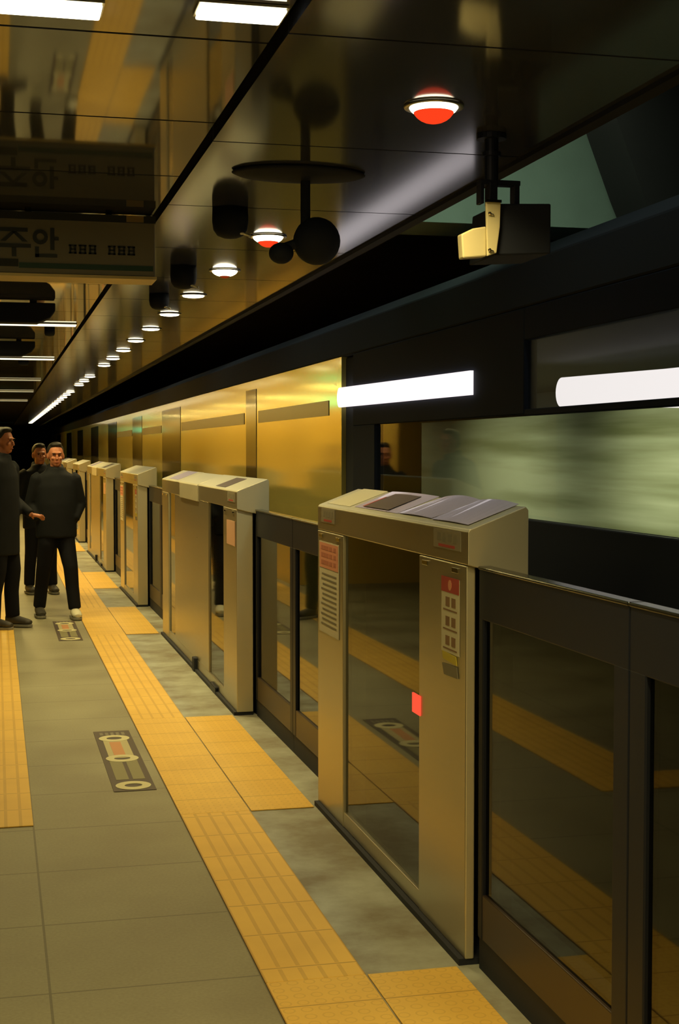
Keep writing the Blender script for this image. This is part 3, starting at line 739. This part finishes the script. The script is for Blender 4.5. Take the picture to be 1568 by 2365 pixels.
# ------------------------------------------------------------------ floor plates
def floor_plate(x0, x1, y0, y1, label):
    t = thing('floor_sign', label, 'floor sign', (0, 0, 0), 'printed signs stuck on the floor')
    L = y1 - y0; w = x1 - x0; cx_ = (x0 + x1) / 2
    box_obj('backing', x0, x1, y0, y1, 0.0005, 0.003, M_plate, t)
    bm = bmesh.new(); bx(bm, x0 + 0.035, x1 - 0.035, y0 + L * 0.50, y0 + L * 0.82, 0.003, 0.0042); p = finish('pale_panel', bm, mat('pale_print', (0.50, 0.45, 0.24), 0.6), t)
    bm = bmesh.new(); bx(bm, x0 + 0.065, x1 - 0.075, y0 + L * 0.54, y0 + L * 0.78, 0.0042, 0.005); finish('pink_panel', bm, mat('salmon_print', (0.58, 0.28, 0.12), 0.6), p)
    bm = bmesh.new(); bx(bm, x0 + 0.03, cx_ - 0.008, y0 + L * 0.16, y0 + L * 0.46, 0.003, 0.004); bx(bm, cx_ + 0.012, x1 - 0.03, y0 + L * 0.16, y0 + L * 0.46, 0.003, 0.004); finish('olive_panel', bm, mat('olive_print', (0.26, 0.24, 0.12), 0.6), t)
    for c in (0.07, 0.49, 0.85):
        bm = bmesh.new(); seg = 40; V = []
        for (r_, z) in ((1, 0.003), (1, 0.0052), (0.62, 0.0052), (0.62, 0.003)):
            V.append([bm.verts.new((cx_ + (w * 0.42) * (r_ if r_ == 1 else 0.5) * math.cos(2 * math.pi * i / seg), y0 + L * c + 0.085 * (r_ if r_ == 1 else 0.42) * math.sin(2 * math.pi * i / seg), z)) for i in range(seg)])
        for a in range(4):
            for i in range(seg): bm.faces.new((V[a][i], V[a][(i + 1) % seg], V[(a + 1) % 4][(i + 1) % seg], V[(a + 1) % 4][i]))
        finish('pale_ring', bm, mat('pale_ring_print', (0.66, 0.62, 0.36), 0.6), t)
    bm = bmesh.new()
    for i in range(5): bx(bm, x0 + 0.03 + i * 0.03, x0 + 0.048 + i * 0.03, y1 - 0.13, y1 - 0.05, 0.003, 0.004)
    finish('marks', bm, M_signp, t)
floor_plate(0.522, 0.722, 6.66, 8.12, 'long printed floor sign with pale rings beside the yellow edge strip')
floor_plate(0.50, 0.70, 12.1, 13.5, 'farther printed floor sign lying at the walking person\'s feet')

# ------------------------------------------------------------------ people
def tubeloft(bm, pts, seg=18):
    """pts: (x,y,z, rx, ry) ellipse sections joined to one closed tube"""
    n = len(pts); P = [Vector(p[:3]) for p in pts]; rings = []
    for i in range(n):
        d = (P[min(i + 1, n - 1)] - P[max(i - 1, 0)]).normalized()
        xa_ = Vector((1, 0, 0)); xa_ = (xa_ - d * xa_.dot(d))
        if xa_.length < 0.2: xa_ = Vector((0, 0, 1)) - d * d.z
        xa_.normalize(); ya_ = d.cross(xa_)
        rings.append([bm.verts.new(P[i] + xa_ * pts[i][3] * math.cos(2 * math.pi * k / seg) + ya_ * pts[i][4] * math.sin(2 * math.pi * k / seg)) for k in range(seg)])
    for a, b in zip(rings, rings[1:]):
        for k in range(seg): bm.faces.new((a[k], a[(k + 1) % seg], b[(k + 1) % seg], b[k]))
    bm.faces.new(rings[0]); bm.faces.new(rings[-1][::-1])
def blend(o, voxel, smooth=4):
    r = o.modifiers.new('remesh', 'REMESH'); r.mode = 'VOXEL'; r.voxel_size = voxel; r.use_smooth_shade = True
    s = o.modifiers.new('smooth', 'SMOOTH'); s.factor = 0.5; s.iterations = smooth
def hand(bm, wrist, d, palm_n, side, curl=0.5):
    """palm plus five unequal bent fingers; d: direction wrist->fingers, palm_n: palm normal, side: +1/-1 thumb side"""
    d = Vector(d).normalized(); n = Vector(palm_n).normalized(); s = d.cross(n).normalized() * side; w = Vector(wrist)
    rows = []
    tubeloft(bm, [(*w, 0.024, 0.020), (*(w + d * 0.03), 0.034, 0.017), (*(w + d * 0.085), 0.040, 0.014), (*(w + d * 0.095), 0.034, 0.011)], 14)
    for i, (off, ln) in enumerate(((0.028, 0.070), (0.010, 0.078), (-0.009, 0.073), (-0.027, 0.058))):
        p = w + d * 0.080 + s * off; q = d.copy(); pts = [(*p, 0.009, 0.009)]
        for j, f in enumerate((0.42, 0.32, 0.26)):
            q = (q + n * curl * (0.6 + 0.5 * j)).normalized(); p = p + q * ln * f; pts.append((*p, 0.0085 - 0.001 * j, 0.0085 - 0.001 * j))
        tubeloft(bm, pts, 10)
    p = w + d * 0.025 + s * 0.026; q = (d * 0.7 + s * 0.7 + n * 0.2).normalized(); pts = [(*p, 0.013, 0.013)]
    for f in (0.032, 0.026): p = p + q * f; q = (q + d * 0.3 + n * 0.2).normalized(); pts.append((*p, 0.010, 0.010))
    tubeloft(bm, pts, 10)

def person(name, label, x, y, h, lean=0.0, step=0.11, arm='pocket', shoe=M_shoe, coat_len=0.80, turn=0.0, hair_v='short', wide=1.0, spread_=0.10):
    k = h / 1.70
    t = thing(name, label, 'person', (x, y, 0.006)); t.rotation_euler = (0, 0, turn)
    def Z(v): return v * k
    # the figure faces -Y (towards the camera)
    hx, hz = lean, Z(1.585)
    # ---- one continuous body: head, neck, trunk, legs, arms, hands
    bm = bmesh.new()
    ball(bm, (hx, 0.012, hz + 0.022), (0.073, 0.090, 0.092), 24)
    ball(bm, (hx, -0.018, hz - 0.045), (0.056, 0.062, 0.070), 20)
    ball(bm, (hx, -0.048, hz - 0.088), (0.028, 0.026, 0.022), 14)
    ball(bm, (hx, -0.086, hz - 0.022), (0.011, 0.016, 0.024), 12); ball(bm, (hx, -0.094, hz - 0.036), (0.015, 0.012, 0.010), 12)
    ball(bm, (hx, -0.074, hz + 0.020), (0.052, 0.014, 0.010), 14)
    for s in (-1, 1):
        ball(bm, (hx + s * 0.034, -0.064, hz - 0.030), (0.020, 0.016, 0.016), 12); ball(bm, (hx + s * 0.074, 0.012, hz - 0.012), (0.010, 0.020, 0.032), 12)
    tubeloft(bm, [(hx, -0.070, hz - 0.066, 0.022, 0.008), (hx, -0.076, hz - 0.072, 0.022, 0.008)], 12)
    tubeloft(bm, [(hx, 0.01, hz - 0.03, 0.050, 0.052), (hx * 0.8, 0.012, hz - 0.11, 0.052, 0.054), (hx * 0.6, 0.015, hz - 0.17, 0.062, 0.060)], 18)
    tubeloft(bm, [(hx * 0.5, 0.01, Z(1.42), 0.10, 0.07), (0, 0.01, Z(1.30), 0.165, 0.10), (0, 0, Z(1.12), 0.145, 0.10), (0, 0, Z(1.0), 0.135, 0.095), (0, 0.01, Z(0.88), 0.155, 0.105)], 22)
    feet = {}
    for s in (-1, 1):
        fy = -step if s > 0 else step
        fx = s * spread_ + (0.02 if s > 0 else -0.02)
        knee = (s * 0.095 + (fx - s * 0.095) * 0.45, fy * 0.45 - 0.03, Z(0.49))
        feet[s] = (fx, fy)
        tubeloft(bm, [(s * 0.085, 0.0, Z(0.90), 0.080, 0.088), (s * 0.09, -0.01, Z(0.72), 0.073, 0.080), (*knee, 0.052, 0.057), (knee[0] * 0.6 + fx * 0.4, fy * 0.7, Z(0.33), 0.050, 0.056), (fx, fy, 0.10, 0.034, 0.040)], 16)
        tubeloft(bm, [(fx, fy + 0.03, 0.075, 0.036, 0.040), (fx, fy - 0.06, 0.045, 0.040, 0.028), (fx, fy - 0.14, 0.035, 0.034, 0.020)], 14)
    hands = {}
    for s in (-1, 1):
        sh = (s * 0.165 * wide, 0.01, Z(1.36)); el = (s * 0.235 * wide, 0.05, Z(1.10))
        wr = (s * 0.165 * wide, -0.05, Z(0.955))
        if arm == 'front': el = (s * 0.215, 0.02, Z(1.10)); wr = (s * 0.085 + 0.05, -0.21, Z(0.985))
        if arm == 'front_right' and s > 0: el = (0.235, 0.02, Z(1.08)); wr = (0.17, -0.20, Z(0.955))
        hands[s] = (sh, el, wr)
        tubeloft(bm, [(*sh, 0.052, 0.055), (*el, 0.040, 0.040), (*wr, 0.026, 0.024)], 14)
        if arm == 'pocket' or (arm == 'front_right' and s < 0): hand(bm, wr, (-s * 0.75, 0.15, -0.62), (0, 0.8, -0.3), 1 if s > 0 else -1, 0.35)
        else: hand(bm, wr, (0.75 if arm == 'front_right' else -s * 0.8, -0.35, -0.10), (0, -0.3, -0.9), 1, 0.5)
    b = finish('body', bm, M_skin, t); blend(b, 0.0065, 3)
    for s in (-1, 1):     # eyes and brows
        bm = bmesh.new(); ball(bm, (hx + s * 0.029, -0.0775, hz + 0.002), (0.012, 0.006, 0.0055), 12); finish('eye', bm, M_hair, t, smooth=True)
        bm = bmesh.new(); ball(bm, (hx + s * 0.030, -0.086, hz + 0.019), (0.019, 0.004, 0.0035), 12); finish('eyebrow', bm, M_hair, t, smooth=True)
    bm = bmesh.new(); ball(bm, (hx, -0.080, hz - 0.068), (0.022, 0.005, 0.005), 12); finish('mouth', bm, mat('lips', (0.35, 0.10, 0.07), 0.5), t, smooth=True)
    # hair
    bm = bmesh.new()
    ball(bm, (hx, 0.028, hz + 0.042), (0.080, 0.088, 0.086), 24); ball(bm, (hx, -0.02, hz + 0.098), (0.058, 0.055, 0.030), 20); ball(bm, (hx, 0.065, hz - 0.01), (0.066, 0.05, 0.07), 18)
    hr = finish('hair', bm, M_hair, t); blend(hr, 0.010, 2)
    # jacket: trunk, collar and sleeves grown together
    bm = bmesh.new(); cz = Z(coat_len)
    tubeloft(bm, [(hx * 0.75, 0.015, Z(1.475), 0.078, 0.078), (hx * 0.6, 0.015, Z(1.43), 0.105, 0.088), (0, 0.015, Z(1.385), 0.175 * wide, 0.105), (0, 0.01, Z(1.28), 0.20 * wide, 0.125), (0, 0, Z(1.10), 0.195 * wide, 0.13), (0, 0, Z(0.95), 0.195 * wide, 0.13), (0, 0, cz, 0.195 * wide, 0.13)], 26)
    for s in (-1, 1):
        sh, el, wr = hands[s]
        e = Vector(wr); el_ = Vector(el); wrp = e + (e - el_).normalized() * -0.005
        tubeloft(bm, [(s * 0.15 * wide, 0.01, Z(1.365), 0.07, 0.075), (*sh, 0.075, 0.078), (*el, 0.063, 0.062), (*wrp, 0.046, 0.044)], 18)
    tubeloft(bm, [(hx * 0.7, 0.05, Z(1.45), 0.085, 0.06), (hx * 0.85, 0.06, Z(1.50), 0.078, 0.05)], 18)
    j = finish('jacket', bm, M_jack, t); blend(j, 0.014, 3)
    # trousers
    bm = bmesh.new()
    tubeloft(bm, [(0, 0, Z(1.0), 0.150, 0.11), (0, 0, Z(0.90), 0.168, 0.118), (0, 0, Z(0.82), 0.165, 0.115)], 22)
    for s in (-1, 1):
        fx, fy = feet[s]; kn = (s * 0.095 + (fx - s * 0.095) * 0.45, fy * 0.45 - 0.03, Z(0.49))
        tubeloft(bm, [(s * 0.082, 0, Z(0.90), 0.086, 0.10), (s * 0.09, -0.01, Z(0.72), 0.088, 0.094), (*kn, 0.070, 0.074), (kn[0] * 0.6 + fx * 0.4, fy * 0.75, Z(0.30), 0.064, 0.068), (fx, fy, 0.085, 0.060, 0.066)], 18)
    p = finish('trousers', bm, M_jean, t); blend(p, 0.014, 3)
    for s in (-1, 1):
        fx, fy = feet[s]
        bm = bmesh.new()
        tubeloft(bm, [(fx, fy + 0.06, 0.055, 0.036, 0.045), (fx, fy + 0.01, 0.065, 0.045, 0.055), (fx, fy - 0.07, 0.052, 0.049, 0.040), (fx, fy - 0.15, 0.042, 0.046, 0.030), (fx, fy - 0.185, 0.038, 0.030, 0.020)], 18)
        so = finish('shoe', bm, shoe[s], t); blend(so, 0.007, 2)
        bm = bmesh.new()
        prism(bm, [(fx - 0.040, fy + 0.085), (fx - 0.047, fy), (fx - 0.052, fy - 0.10), (fx - 0.040, fy - 0.175), (fx, fy - 0.20), (fx + 0.040, fy - 0.175), (fx + 0.052, fy - 0.10), (fx + 0.047, fy), (fx + 0.040, fy + 0.085)], 'Z', 0.0, 0.022)
        finish('sole', bm, M_sole, so, 0.003)
    return t
M_dshoe = mat('dark_shoe', (0.06, 0.055, 0.045), 0.6)
person('person', 'person with short black hair in black jacket and dark trousers walking towards us', 0.555, 13.8, 1.66, lean=0.0, step=0.13,
       shoe={1: M_shoe, -1: M_dshoe}, wide=1.0, spread_=0.13, coat_len=0.78, turn=0.10)
person('person', 'person in dark clothes at the left picture edge holding a hand forward', 0.05, 13.1, 1.80, lean=0.05, step=0.03, arm='front_right',
       shoe={1: M_dshoe, -1: M_dshoe}, coat_len=0.62, turn=1.05, wide=1.1)
person('person', 'person in dark clothes half hidden behind the walking person', 0.475, 16.2, 1.66, lean=0.0, step=0.04,
       shoe={1: M_dshoe, -1: M_dshoe}, coat_len=0.74, turn=0.2)
